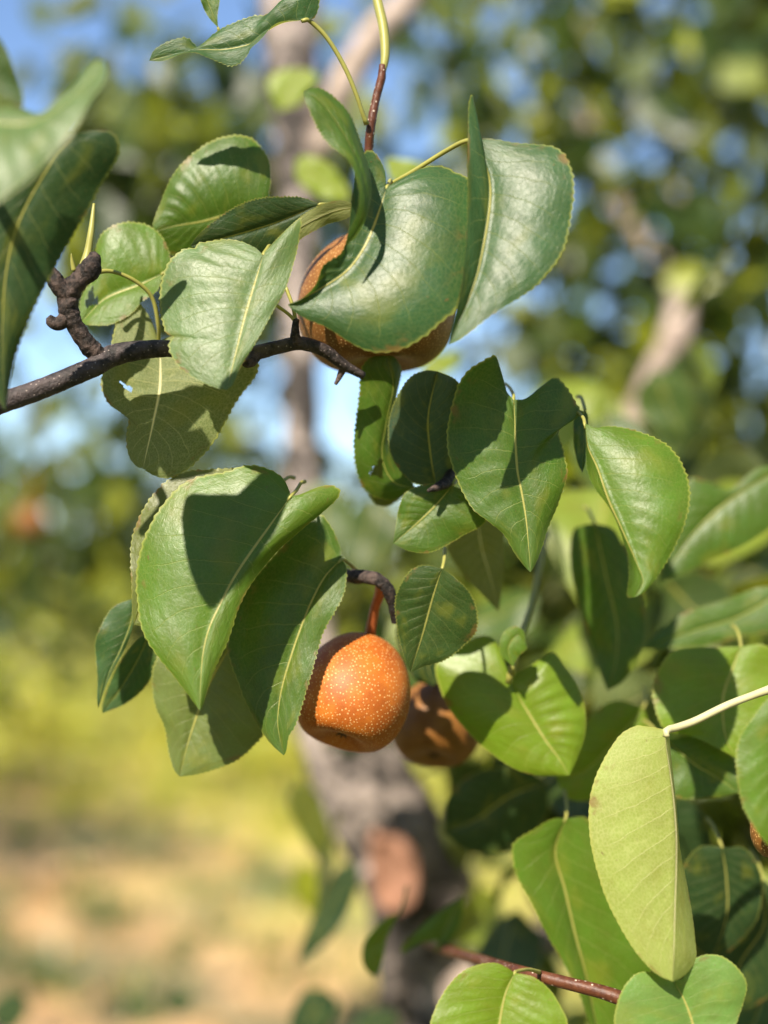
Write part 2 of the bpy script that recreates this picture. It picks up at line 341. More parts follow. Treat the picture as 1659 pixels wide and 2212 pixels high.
# pruning wound
def wound():
    c = at(848, 1890, 1.475); V = [c]; F = []; n = 20
    for ring, (k, z) in enumerate(((.8, .003), (.97, -.004), (1.15, .02))):
        for j in range(n):
            a = 2*math.pi*j/n; q = 1+.08*math.sin(3*a+1)
            cx, cz = math.cos(a), math.sin(a); V.append(c+np.array((abs(cx)**.7*math.copysign(1, cx)*44*px*k*q, z+.004*math.sin(5*a), abs(cz)**.7*math.copysign(1, cz)*70*px*k*q - .01*cx)))
    for j in range(n):
        F.append((0, 1+(j+1) % n, 1+j))
        for ring in range(2):
            a, b = 1+ring*n+j, 1+ring*n+(j+1) % n; F.append((a, b, b+n, a+n))
    o = mesh_obj('pruning_wound', V, F, M_WOUND, tree, origin=c); o['label'] = 'orange brown healed pruning scar on the trunk'
wound()
def place_far(root, specs, seed, n_single, mat_stuff, size=.08):
    r = np.random.default_rng(seed); protos = []
    for k in range(5):
        V, F = leaf_template(k)
        me = bpy.data.meshes.new('leaf'); me.from_pydata(V.tolist(), [], F); me.update(); me.polygons.foreach_set('use_smooth', [True]*len(me.polygons))
        ul = me.uv_layers.new(name='UVMap'); li = np.zeros(len(me.loops), int); me.loops.foreach_get('vertex_index', li); ul.data.foreach_set('uv', LT_UV[li].ravel())
        me.materials.append(M_LEAF); protos.append(me)
    allp = []
    for (c, rad, n, clumps) in specs: allp.append(clump_points([c], [rad], n, r, clumps, .085))
    P = np.concatenate(allp); P = P[P[:, 1] > 1.0]
    # nearest leaves inside the view are parts of their own
    q = P-CAMP; dep = q[:, 1]*cp+q[:, 2]*sp; yy = -q[:, 1]*sp+q[:, 2]*cp
    inside = (abs(q[:, 0]/dep) < W2*K*1.05) & (abs(yy/dep) < H2*K*1.05)
    idx = np.where(inside)[0]; idx = idx[np.argsort(dep[idx])][:n_single]
    single = np.zeros(len(P), bool); single[idx] = True
    base = np.array(root.location); fr = rand_frames(len(P), r)
    for i in idx:
        o = bpy.data.objects.new('leaf', protos[int(r.integers(5))]); COL.objects.link(o); o.parent = root
        m = Matrix(fr[i].T.tolist()).to_4x4(); o.matrix_local = Matrix.Translation(Vector(P[i]-base)) @ m @ Matrix.Scale(r.uniform(.75, 1.2)*size, 4)
        g = r.random(); c = np.array((.036, .068, .012))*(.7+.6*r.random()) if g < .72 else np.array((.15, .20, .02))  # lighter colour of some leaves imitates direct sun on them
        o.color = (*c, 1)
    R = P[~single]
    V, F, uv = leaves_mesh(R, r.uniform(.7, 1.2, len(R))*size, r)
    o = mesh_obj('crown', V, F, mat_stuff, root, smooth=False); o['kind'] = 'stuff'
def leaf_template(k):
    r = np.random.default_rng(50+k); nr, nc = 9, 3
    V, uv = [], []
    for i in range(nr):
        t = i/(nr-1); wd = .36*(math.sin(math.pi*min(1, t*1.02)**.72)**.8 if 0 < t < 1 else 0.0)
        for j in range(-nc, nc+1):
            s = j/nc; V.append((s*wd, t, .12*abs(s)*wd*3*(k % 3-.6) + .03*math.sin(t*9+k+s*2) - (.25+.1*k)*t*t*.5)); uv.append((.5+.5*s, t))
    m = 2*nc+1; F = [(i*m+j, i*m+j+1, (i+1)*m+j+1, (i+1)*m+j) for i in range(nr-1) for j in range(m-1)]
    global LT_UV; LT_UV = np.array(uv); return np.array(V), F
place_far(tree, [((.62, 2.5, 2.2), (.62, .6, .7), 1500, 105), ((1.0, 2.7, 1.75), (.8, .8, .6), 1150, 85), ((.56, 1.75, 1.24), (.24, .3, .28), 420, 50),
                 ((-.30, 2.5, 2.14), (.27, .4, .21), 850, 160), ((-.35, 2.8, 2.45), (.5, .5, .25), 26, 8), ((-.45, 3.4, 1.68), (.5, .4, .28), 560, 80), ((-.7, 3.0, 1.62), (.3, .4, .22), 260, 40),
                 ((.72, 2.9, 2.9), (.80, 1.0, .5), 1300, 80), ((.1, 1.7, 1.38), (.18, .25, .16), 110, 14), ((.235, 1.2, 1.42), (.13, .10, .13), 150, 32), ((.31, 1.2, 1.25), (.11, .14, .13), 170, 36), ((.09, 1.5, 1.55), (.14, .15, .05), 18, 6), ((.185, 1.12, 1.32), (.05, .08, .05), 36, 12), ((.29, 1.3, 1.50), (.10, .12, .07), 70, 20), ((.22, 1.4, 1.58), (.10, .15, .05), 60, 14)], 11, 290, M_FAR)

# orchard beyond
orchard_tree('orchard_tree', 'broad dense green fruit tree standing behind the right of the pear tree', 3.6, 8.6, 2.6, 1.2, 21, 2000, M_FAR, 'orchard trees in the background', clumps=150)
orchard_tree('orchard_tree', 'dark green fruit tree behind the lower right leaves', 1.2, 5.2, 2.2, .9, 22, 2400, M_FAR, 'orchard trees in the background', clumps=150)
orchard_tree('orchard_tree', 'green fruit tree far behind the left end of the bare branch', -4.6, 17.0, 2.9, 1.4, 23, 2400, M_FAR2, 'orchard trees in the background', clumps=130)
orchard_tree('orchard_tree', 'green fruit tree far off beyond the hanging leaves left of the trunk', -.9, 13.5, 2.6, 1.2, 24, 2200, M_FAR2, 'orchard trees in the background', clumps=130)
orchard_tree('orchard_tree', 'fruit tree just outside the left border whose shade lies on the bare soil', -3.3, 6.9, 2.9, 1.25, 25, 2600, M_FAR2, 'orchard trees in the background', clumps=150)
for i, (x, y, h, rad) in enumerate(((-7.5, 24, 2.0, 1.9), (-3.6, 27, 1.7, 2.0), (-.6, 25, 1.9, 1.7), (3.2, 30, 2.4, 2.2))):
    orchard_tree('yellow_shrub', ['wide yellow green sunlit shrub at the far left edge', 'low yellow green sunlit shrub left of the trunk at the field edge', 'yellow green sunlit shrub at the field edge right beside the trunk',
                 'tall yellow green shrub hidden among the trees right of the trunk', 'largest distant yellow green shrub at the extreme left'][i], x, y, h, rad, 40+i, 2200, M_YEL, 'sunlit shrubs along the far field edge', leaf=.2, clumps=160, zc=.45, spread=.28, trunk_r=.06)

for k, (x, y, h, lab) in enumerate(((-2.9, -.9, 3.7, 'unseen orchard tree added to block sky light, just left of the viewer'), (-1.6, -3.6, 3.9, 'unseen orchard tree added to block sky light, behind the viewer to the left'), (1.5, -3.1, 3.9, 'unseen orchard tree added to block sky light, behind the viewer to the right'),
                                  (3.0, -.6, 3.8, 'unseen orchard tree added to block sky light, just right of the viewer'), (-2.9, 2.6, 3.0, 'unseen orchard tree added to block sky light, left of the frame and level with the pear tree'))):
    orchard_tree('orchard_tree', lab, x, y, h, 1.5, 300+k, 3200, M_FAR2, 'orchard trees in the background', leaf=.10, clumps=220, zc=.6)  # unseen trees added around the camera to block sky light from the leaves
for k, (x, y, h, rad, lab) in enumerate(((-3.1, 12.5, 2.9, 1.2, 'green orchard tree at the left end of the far row'), (-1.3, 14, 2.5, 1.2, 'green orchard tree of the far row below the bare branch'), (.3, 13, 2.4, 1.1, 'green orchard tree of the far row seen beside the trunk'), (2.2, 12.5, 2.9, 1.2, 'green orchard tree of the far row behind the right hand leaves'))):
    orchard_tree('orchard_tree', lab, x, y, h, rad, 320+k, 1800, M_FAR2, 'orchard trees in the background', leaf=.12, clumps=120, zc=.55, trunk_r=.05)
for k, (x, y, h, rad, lab) in enumerate(((-2.7, 10.4, 1.0, .8, 'low yellow green bush on the left of the clearing'), (-1.25, 11, .85, .7, 'low yellow green bush in the middle of the clearing'), (-.35, 9.6, .6, .5, 'smallest yellow green bush beside the trunk'))):
    orchard_tree('yellow_shrub', lab, x, y, h, rad, 340+k, 900, M_YEL, 'low sunlit bushes in the clearing', leaf=.12, clumps=70, zc=.5, spread=.14, trunk_r=.02)
def ground_cover():
    r = np.random.default_rng(77); V, F = [], []
    def tufts(n, y0, y1, xs, hh):
        for _ in range(n):
            y = r.uniform(y0, y1); x = r.uniform(-xs, xs*.6)*y*.3
            for k in range(5):
                a = r.uniform(0, 6.28); h = hh*r.uniform(.5, 1.2); b = np.array((x+r.normal()*.05, y+r.normal()*.05, -.01)); wv = np.array((math.cos(a), math.sin(a), 0))*.012*(1+y*.05)
                i = len(V); V.extend([b-wv, b+wv, b+np.array((r.normal()*.08, r.normal()*.08, h))]); F.append((i, i+1, i+2))
    tufts(1600, 8.5, 26, 1.3, .24)
    n0 = len(F); V0, F0 = V, F; V, F = [], []
    for _ in range(70):
        cx, cy = r.uniform(-2.4, 1.2), r.uniform(4.8, 9.5)
        for k in range(26):
            a = r.uniform(0, 6.28); d = r.normal()*.10; h = r.uniform(.04, .16); b = np.array((cx+d*math.cos(a), cy+d*math.sin(a), -.01)); wv = np.array((-math.sin(a), math.cos(a), 0))*.016
            i = len(V); V.extend([b-wv, b+wv, b+np.array((math.cos(a)*.09, math.sin(a)*.09, h))]); F.append((i, i+1, i+2))
    o = mesh_obj('weeds', V, F, M_FAR2, None, smooth=False); o['kind'] = 'stuff'; V, F = V0, F0
    o = mesh_obj('grass', V, F, M_YEL, None, smooth=False); o['kind'] = 'stuff'
    P = np.stack([r.uniform(-3, 2, 900), r.uniform(3.8, 10, 900), np.full(900, .045)], 1)
    V, F, uv = leaves_mesh(P, r.uniform(.05, .1, 900), r, 0.1); V[:, 2] = .012+abs(V[:, 2]-.045)*.35
    o = mesh_obj('fallen_leaves', V, F, far_leaf_material('dry_leaf', (.30, .16, .06), (.50, .30, .11), (.60, .46, .14)), None, smooth=False); o['kind'] = 'stuff'
ground_cover()

# ------------------------------------------------------------------ hero leaves
NR, NC = 121, 13
fl_root = lambda: bpy.data.objects.get('none')
LEAF_SEED = [100]
def leaf(root, z, base, mid, left, right, col, under=False, zl=0, zr=0, gx=0, gy=-5, tip=0, bl=.06, br=.06, wav=.9, holes=(), pk=1.0, teeth=.95, label=None, pet=None, petr=.9, petmat=None, petdz=0):
    LEAF_SEED[0] += 1; r = np.random.default_rng(LEAF_SEED[0])
    u0, v0 = mid[len(mid)//2][:2]
    def lift(pts, extra):
        out = []; n = len(pts)
        for i, p in enumerate(pts):
            t = i/(n-1); dz = p[2] if len(p) > 2 else 0
            dz += extra*math.sin(math.pi*t)**.7 if 0 < t < 1 else 0
            dz += gx*(p[0]-u0)/100 + gy*(p[1]-v0)/100 + tip*t*t
            out.append(at(p[0], p[1], z+dz/1000))
        return out
    M = spline(lift([base]+list(mid), 0), NR); tipp = mid[-1]
    L = spline(lift([base]+list(left)+[tipp], zl), NR); R = spline(lift([base]+list(right)+[tipp], zr), NR)
    L[-1] = R[-1] = M[-1]
    ts = np.linspace(0, 1, NR)
    # does the drawn left side lie on the screen's left of the midrib walking base to tip?
    scr = np.array([(p[0], p[1]) for p in [base]+list(mid)]); 
    nrm = np.cross(np.gradient(M, axis=0), R-L)
    view = CAMP - M.mean(0)
    sgn = 1.0 if (nrm*view).sum() > 0 else -1.0
    nm = nrm*sgn; ln = np.linalg.norm(nm, axis=1)[:, None]; nm = nm/np.maximum(ln, 1e-9)
    for _ in range(30): nm[1:-1] = (nm[:-2]+nm[1:-1]*2+nm[2:])/4
    nm[0] = nm[2]; nm[-1] = nm[-3]; nm /= np.linalg.norm(nm, axis=1)[:, None]
    sn = -1.0 if under else 1.0
    ph = r.uniform(0, 6.28, 6); Ln = np.linalg.norm(np.diff(M, axis=0), axis=1).sum()
    V = np.zeros((NR, 2*NC+1, 3)); UV = np.zeros((NR, 2*NC+1, 2)); fade = np.sin(math.pi*np.clip(ts, 0, 1))**.5
    for k in range(-NC, NC+1):
        a = abs(k)/NC; E, b, sd = (L, bl, -1) if k < 0 else (R, br, 1)
        D = E-M; wd = np.linalg.norm(D, axis=1)
        p = M + D*a
        off = b*wd*4*a*(1-a)
        off = off + .001*wav*fade*(a**1.3)*(np.sin(2*math.pi*1.6*ts+ph[0]+sd)+.6*np.sin(2*math.pi*3.3*ts+ph[1]+sd*1.7))
        pp = (ts-.30*a+.07*a*a)*11
        off = off + pk*(.45+.55*np.sin(4.3*ts+ph[4]+sd))*.00022*np.sin(2*math.pi*pp+ph[2]+sd)*4*a*(1-a)*fade*sn*np.clip(wd/.02, 0, 1)
        off = off - .0007*math.exp(-(a/.10)**2)*fade*sn*np.clip(Ln/.07, .3, 1)
        p = p + nm*off[:, None]
        if abs(k) == NC and teeth:
            saw = (np.arange(NR) % 3)/2.0*(.6+.5*np.sin(np.arange(NR)*.37+ph[3])**2)
            p = p + (D/np.maximum(wd, 1e-6)[:, None])*(saw*teeth*.001*np.clip(fade*1.3, 0, 1)*np.clip(wd/.008, 0, 1))[:, None]
        V[:, k+NC] = p; UV[:, k+NC, 0] = .5+.5*k/NC; UV[:, k+NC, 1] = ts
    m = 2*NC+1; F = []
    flip = (sgn > 0) != under
    for i in range(NR-1):
        for j in range(m-1):
            skip = False
            for (hs, ht, hrs, hrt) in holes:
                x = ((j+.5)/NC-1-hs)/hrs; y = ((i+.5)/(NR-1)-ht)/hrt; an = math.atan2(y, x)
                if x*x+y*y < (1+.25*math.sin(3*an+ht*20)+.15*math.sin(7*an))**2: skip = True
            if skip: continue
            q = (i*m+j, i*m+j+1, (i+1)*m+j+1, (i+1)*m+j)
            F.append(q[::-1] if flip else q)
    o = mesh_obj('leaf', V.reshape(-1, 3), F, M_LEAF, root, uv=UV.reshape(-1, 2), origin=M[0], color=col)
    if label: o['label'] = label
    if pet is None and z < 1.0 and root is not fl_root():
        d0 = M[0]-M[6]; d0 /= np.linalg.norm(d0); q = M[0]; yv = np.array((0, 1.0, 0))
        path = [M[3]+nm[3]*-.0006*sn, M[0], q+d0*.004+yv*.007, q+d0*.007+yv*.018+np.array((0, 0, .002)), q+d0*.009+yv*.032+np.array((0, 0, .002))]
        tube('petiole', path, [.0006, .0008, .0009, .0009, .0011], M_PET, o, sides=8, n=18, origin=M[0])
    if pet:
        path = [M[3]+nm[3]*-.0006*sn, M[0]-nm[0]*.0003] + [at(p[0], p[1], z+(gx*(base[0]-u0)+gy*(base[1]-v0))/1e5+petdz/1000*(i+1)/len(pet)+(p[2] if len(p) > 2 else 0)/1000) for i, p in enumerate(pet)]
        tube('petiole', path, [petr*.0008, petr*.00095]+[petr*.00095]*(len(pet)-1)+[petr*.0013], petmat or M_PET, o, sides=9, n=28, origin=M[0])
    return o

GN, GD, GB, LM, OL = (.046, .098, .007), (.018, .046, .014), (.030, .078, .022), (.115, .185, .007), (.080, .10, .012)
GM = (.070, .135, .008); PALE = (.085, .145, .045)

# --- fruiting branch at the upper left with its spur and leaf cluster
z0 = .72
br = thing('fruiting_branch', 'dark grey brown branch crossing the upper left with a ringed spur and big leaves', 'branch', at(245, 765, z0))
ps = K*z0
tube('branch_wood', [at(-140, 925, .70), at(10, 868, .705), at(100, 836, .71), at(200, 793, .715), at(245, 768, z0), at(300, 757, z0), at(360, 753, z0), at(430, 763, .723), at(530, 766, .725), at(600, 750, .728), at(650, 742, .73), at(700, 757, .735), at(745, 790, .74), at(785, 812, .745)],
     [v*ps*.84 for v in (29, 27, 26, 26, 28, 25, 22, 21, 20, 18, 18, 17, 14, 10)], M_BARK, br, sides=18, n=140, rough=.035, freq=160, rings=.02, seed=1)
tube('spur', [at(228, 775, .718), at(196, 752, .716), at(168, 712, .713), at(148, 672, .711), at(150, 634, .711), at(172, 604, .711), at(196, 578, .712), at(204, 548, .712)],
     [v*ps for v in (14, 20, 18, 21, 22, 20, 23, 12)], M_SPUR, br, sides=18, n=170, rough=.10, freq=170, rings=.07, seed=2)
tube('spur', [at(152, 640, .711), at(132, 622, .709), at(116, 598, .708), at(104, 570, .707)], [v*ps for v in (19, 20, 17, 7)], M_SPUR, br, sides=16, n=90, rough=.10, freq=170, rings=.07, seed=12)
tube('spur', [at(146, 680, .711), at(126, 700, .709), at(104, 690, .708)], [v*ps for v in (16, 14, 11)], M_SPUR, br, sides=12, n=30, rough=.10, freq=170, rings=.07, seed=13)
tube('spur', [at(550, 772, .722), at(540, 782, .716), at(530, 786, .712)], [v*ps for v in (13, 12, 8)], M_SPUR, br, sides=12, n=24, rough=.10, freq=170, rings=.07, seed=14)
tube('spur', [at(640, 742, .728), at(638, 715, .727), at(640, 690, .727)], [v*ps for v in (13, 9, 7)], M_SPUR, br, sides=12, n=24, rough=.10, freq=170, rings=.07, seed=15)
tube('spur', [at(745, 790, .74), at(735, 810, .742), at(725, 830, .742)], [v*ps for v in (9, 7, 4)], M_SPUR, br, sides=10, n=24, rough=.10, freq=170, rings=.07, seed=16)
tube('green_shoot', [at(182, 582, .711), at(190, 545, .712), at(197, 500, .713), at(203, 440, .716)], [v*ps for v in (14, 9, 7, 3)], M_PET, br, sides=12, n=30, seed=3)
tube('bud_scale', [at(112, 590, .707), at(106, 577, .706), at(100, 566, .705)], [v*ps for v in (6, 5, 1)], M_PET, br, sides=8, n=12)
tube('bud_scale', [at(160, 584, .709), at(156, 565, .708), at(154, 548, .707)], [v*ps for v in (6, 4, 1)], M_PET, br, sides=8, n=12)
tube('green_shoot', [at(643, 700, .727), at(625, 680, .727), at(598, 660, .727)], [v*ps for v in (5, 4, 4)], M_PET, br, sides=8, n=16)
tube('green_shoot', [at(640, 700, .729), at(632, 660, .729), at(618, 622, .73)], [v*ps for v in (5, 4, 4)], M_PET, br, sides=8, n=16)

leaf(br, .695, (568, 550), [(560, 580), (545, 630), (525, 700), (505, 780), (490, 842)],
     [(552, 536), (526, 524), (500, 518), (468, 519), (440, 525), (428, 527), (424, 537), (400, 541), (376, 558), (358, 584), (346, 624), (347, 672), (353, 700), (360, 719), (375, 728), (366, 740), (369, 762), (392, 796), (436, 826), (472, 840)],
     [(580, 536), (604, 512), (630, 488), (650, 474), (645, 515), (636, 556), (616, 624), (592, 668), (556, 736), (520, 792), (501, 832)],
     PALE, gy=-7, gx=-2, zr=2, zl=3, bl=.05, br=.03, label='pale matte grey green leaf in front of the branch with a nibbled left margin')
leaf(br, .722, (772, 446), [(720, 456), (650, 490), (600, 530), (560, 570)],
     [(740, 433), (700, 441), (660, 462), (625, 490), (590, 525)], [(750, 470), (700, 487), (650, 515), (610, 552)], OL, under=True, gy=8, label='narrow arching leaf edge seen from below')
leaf(br, .765, (575, 452), [(500, 462), (440, 478), (380, 488), (336, 499)],
     [(584, 400), (582, 350), (565, 320), (540, 298), (500, 293), (450, 309), (400, 349), (370, 387), (345, 444), (330, 485)],
     [(560, 480), (500, 520), (430, 546), (380, 552), (350, 532)], GN, gy=-3, zr=8, bl=.12, br=.02, pk=2.2)
leaf(br, .745, (692, 441), [(600, 480), (500, 510), (411, 531)],
     [(660, 430), (635, 426), (575, 427), (525, 440), (475, 470), (430, 506)], [(670, 470), (620, 520), (560, 565), (480, 575), (430, 550)], GD, gy=9, bl=.08, br=.08, label='leaf coloured dark blue green to look shaded')  # shade and bluish sky sheen set through the leaf colour
leaf(br, .755, (352, 590), [(304, 614), (228, 644), (190, 680), (173, 700)],
     [(366, 575), (366, 550), (358, 528), (344, 505), (320, 487), (288, 481), (256, 487), (224, 505), (209, 530), (206, 560), (202, 600), (178, 636), (170, 670)],
     [(338, 628), (304, 655), (276, 680), (240, 698), (200, 703)], GM, gy=-5, bl=.08, br=.06, zr=-4, holes=((-.42, .80, .30, .05), (-.12, .74, .10, .025)), pet=[(400, 560), (430, 560)], petdz=10, label='rounded leaf with an eaten hole beside the spur')
leaf(br, .742, (343, 738), [(346, 788), (344, 844), (332, 908), (318, 970), (309, 1012)],
     [(325, 690), (300, 655), (272, 650), (254, 690), (240, 750), (222, 805), (219, 832), (234, 870), (262, 893), (279, 908), (274, 950), (280, 988), (296, 1008)],
     [(400, 720), (480, 735), (545, 765), (556, 800), (515, 860), (490, 905), (460, 955), (425, 996), (390, 1022), (360, 1032), (332, 1026)],
     (.062, .095, .016), under=True, gy=-6, zl=-3, zr=2, bl=.02, br=.10, holes=((-.55, .53, .10, .012),), pet=[(342, 705), (328, 642), (290, 606), (240, 586), (203, 589)], petdz=-25, petr=1.1, label='olive leaf hanging behind the branch, underside towards the viewer')

# --- large glossy leaves over the upper pear
sh = thing('leafy_shoot', 'red brown upright twig bearing the two large glossy leaves above the upper pear', 'twig', at(797, 320, .74))
tube('twig_wood', [at(794, 460, .75), at(795, 380, .745), at(797, 320, .742), at(800, 280, .74), at(812, 215, .74), at(824, 168, .74), at(826, 140, .74)], [v*ps for v in (11, 10, 9.5, 10, 9, 9, 7)], M_RED, sh, sides=12, n=60, rough=.04, freq=200, rings=.06, seed=7)
tube('green_shoot', [at(825, 165, .74), at(832, 120, .742), at(828, 60, .746), at(815, 0, .75), at(800, -60, .755)], [v*ps for v in (6, 10, 11, 11, 10)], M_PET, sh, sides=12, n=30)
leaf(sh, .69, (835, 404), [(822, 445), (803, 496), (780, 542), (748, 583), (702, 616), (656, 643), (621, 658)],
     [(877, 381), (914, 362), (955, 357), (987, 371), (1010, 384), (1022, 450), (1014, 560), (989, 662), (960, 690), (914, 728), (868, 752), (822, 759), (780, 750), (739, 728), (702, 705), (656, 686), (632, 670)],
     [(833, 372), (818, 342), (797, 328), (772, 350), (762, 420), (752, 500), (735, 548), (700, 575), (680, 618), (648, 648)],
     GB, gy=-6.5, gx=-2.5, zl=4, zr=-7, bl=.10, br=-.05, wav=1.5, pk=2.4, label='large glossy dark green leaf covering the upper pear')
leaf(sh, .672, (748, 532), [(790, 462), (788, 395), (765, 325), (730, 265), (690, 215), (656, 197)],
     [(756, 505), (770, 470), (773, 430), (768, 385), (752, 345), (718, 313), (683, 266), (660, 222)],
     [(768, 508), (794, 456), (803, 418), (800, 372), (789, 326), (771, 285), (748, 243), (716, 206), (684, 189)], GN, gy=-1, zl=-4, zr=9, bl=.1, br=.05, pet=False, label='narrow rolled leaf flap curling up towards the viewer')
leaf(sh, .68, (1033, 305), [(1047, 349), (1057, 390), (1058, 432), (1052, 482), (1042, 538), (1029, 597), (1006, 662), (983, 712), (969, 746)],
     [(1029, 275), (1025, 235), (1020, 203), (1013, 225), (1012, 270), (1011, 320), (1010, 408), (1008, 500), (1001, 592), (988, 662), (974, 715)],
     [(1047, 299), (1075, 302), (1116, 309), (1162, 312), (1203, 321), (1227, 353), (1238, 409), (1231, 478), (1217, 537), (1194, 574), (1153, 620), (1107, 652), (1061, 680), (1024, 711), (993, 735)],
     GB, gy=-6.5, gx=-2.5, zl=-9, zr=-2, bl=.02, br=.07, wav=.9, pk=1.2, pet=[(1005, 305), (960, 328), (890, 372), (845, 398), (815, 425)], petdz=45, petr=1.25, label='large leaf folded sharply along its midrib, right half shining')
leaf(sh, .725, (660, 42), [(610, 49), (565, 73), (535, 95), (480, 106), (430, 106), (380, 116), (322, 131)],
     [(678, 38), (688, 8), (680, -26), (640, -12), (610, 10), (575, 32), (545, 33), (500, 50), (455, 75), (428, 99), (405, 83), (370, 92), (335, 110)],
     [(640, 46), (600, 54), (565, 78), (541, 97), (532, 118), (515, 136), (495, 140), (470, 131), (430, 122), (390, 120), (350, 130)],
     GB, gy=6, zl=5, zr=-4, wav=1.6, pet=[(668, 44), (705, 80), (742, 140), (770, 205), (783, 245), (792, 268)], petr=1.2, petdz=15, label='wavy twisted leaf at the top edge')
leaf(sh, .735, (471, 60), [(460, 30), (448, 0), (438, -50)], [(470, 30), (473, 0), (465, -40)], [(452, 38), (438, 12), (428, -20)], GN, gy=-3)

# --- leaves of the middle cluster
mc = thing('leafy_spur', 'cluster of saw edged leaves hanging below the upper pear', 'twig', at(940, 1048, .74))
tube('spur_wood', [at(985, 1000, .775), at(965, 1040, .75), at(945, 1052, .74), at(925, 1060, .735)], [v*ps for v in (12, 12, 9, 4)], M_SPUR, mc, sides=12, n=30, rough=.07, freq=250, rings=.1, seed=21)
leaf(mc, .728, (1110, 863), [(1112, 909), (1114, 965), (1118, 1016), (1128, 1066), (1137, 1122), (1142, 1178), (1146, 1236)],
     [(1096, 848), (1081, 814), (1072, 772), (1050, 778), (1011, 803), (991, 831), (977, 876), (969, 915), (966, 943), (969, 976), (977, 1004), (994, 1049), (1022, 1100), (1056, 1128), (1089, 1156), (1112, 1195), (1134, 1224)],
     [(1134, 862), (1168, 836), (1196, 816), (1212, 822), (1235, 853), (1252, 884), (1263, 892), (1226, 908), (1207, 932), (1214, 965), (1221, 999), (1224, 1027), (1215, 1060), (1201, 1100), (1184, 1139), (1168, 1189), (1153, 1226)],
     GN, gy=-4, zl=4, zr=4, bl=.05, br=.08, teeth=.8, wav=1.2, pet=[(1108, 850), (1090, 830, 20), (1050, 830, 40)], petdz=30, label='upright pointed leaf with coarse teeth, its top half shaded')
leaf(mc, .752, (941, 1048), [(930, 980), (925, 900), (945, 802)],
     [(912, 1047), (888, 1038), (860, 1010), (843, 976), (839, 937), (843, 898), (860, 853), (888, 814), (922, 800)], [(985, 1015), (1005, 930), (1004, 860), (985, 822)], (.035, .07, .045), gy=7, bl=.15, br=.12, teeth=.6, label='cupped leaf coloured dark blue green for shade')  # bluish shade tint is part of the leaf colour
leaf(mc, .762, (900, 1056), [(850, 1040), (826, 985), (838, 900), (850, 830), (835, 767)],
     [(880, 1062), (855, 1078), (815, 1074), (787, 1055), (770, 1016), (765, 965), (770, 909), (778, 842), (780, 805), (792, 780), (815, 767)],
     [(880, 1030), (855, 1000), (846, 960), (848, 910), (858, 850), (866, 800), (852, 772)], GN, gy=5, zl=3, zr=6, bl=.12, holes=((-.28, .30, .26, .045),), label='dark leaf with a bug hole near its tip')
leaf(mc, .747, (977, 1049), [(938, 1094), (895, 1135), (849, 1174)], [(930, 1045), (880, 1062), (863, 1095), (855, 1140)], [(1005, 1062), (1043, 1100), (1046, 1130), (1000, 1156), (972, 1173), (927, 1193), (885, 1190)], GN, gy=-2, teeth=.6)
leaf(mc, .692, (1264, 915), [(1270, 965), (1290, 1010), (1313, 1077), (1342, 1140), (1378, 1220), (1390, 1256), (1372, 1290)],
     [(1264, 950), (1268, 1010), (1282, 1044), (1313, 1090), (1336, 1135), (1353, 1195), (1358, 1251), (1357, 1288)],
     [(1285, 925), (1308, 922), (1347, 923), (1386, 932), (1431, 954), (1464, 988), (1484, 1032), (1487, 1077), (1476, 1133), (1453, 1189), (1420, 1245), (1390, 1281)],
     GM, gy=-7, gx=-2.5, zl=-6, zr=2, bl=-.05, br=.12, wav=1.4, pk=1.7, pet=[(1258, 900, 10), (1235, 880, 30), (1190, 860, 50)], petdz=20, label='soft focus leaf right of the toothed leaf with a folded back margin')
leaf(mc, .75, (1264, 886), [(1262, 940), (1258, 1022)], [(1242, 900), (1240, 950), (1248, 1000)], [(1270, 900), (1268, 950), (1264, 1000)], GB, gy=-4)

# --- cluster round the speckled pear
lc = thing('leafy_spur', 'dark spur holding the speckled pear and the overlapping leaves on its left', 'twig', at(800, 1250, .745))
tube('spur_wood', [at(690, 1215, .80), at(750, 1243, .765), at(800, 1248, .752), at(830, 1262, .75), at(848, 1300, .752), at(856, 1345, .755)], [v*ps for v in (13, 15, 15, 14, 12, 9)], M_SPUR, lc, sides=16, n=110, rough=.11, freq=150, rings=.10, seed=31)
tube('spur_wood', [at(690, 1215, .80), at(640, 1190, .95), at(640, 1150, 1.25), at(650, 1120, 1.6)], [v*ps for v in (13, 14, 16, 22)], M_SPUR, lc, sides=12, n=30, rough=.06, freq=120, rings=.08, seed=32)
leaf(lc, .70, (628, 1072), [(597, 1116), (553, 1178), (509, 1244), (474, 1310), (452, 1358), (439, 1411), (433, 1481), (432, 1535)],
     [(624, 1057), (610, 1032), (584, 1015), (553, 1007), (518, 1010), (492, 1021), (448, 1028), (404, 1041), (373, 1068), (351, 1094), (324, 1138), (302, 1195), (294, 1248), (297, 1296), (307, 1358), (333, 1406), (364, 1446), (399, 1490), (422, 1522)],
     [(650, 1068), (685, 1054), (712, 1049), (732, 1058), (731, 1073), (707, 1098), (659, 1138), (606, 1182), (571, 1222), (540, 1266), (514, 1318), (492, 1384), (465, 1442), (448, 1488), (437, 1528)],
     GM, gy=-6, zl=5, zr=5, bl=.07, br=.06, wav=1.0, label='broad heart shaped leaf with a curved shadow on its top')
leaf(lc, .728, (590, 1045), [(450, 1100), (350, 1200), (290, 1350)],
     [(520, 1015), (450, 1017), (404, 1020), (364, 1037), (329, 1072), (302, 1116), (285, 1164), (283, 1208), (286, 1270), (286, 1314)], [(560, 1130), (480, 1230), (400, 1310), (330, 1352)], OL, gy=-5)
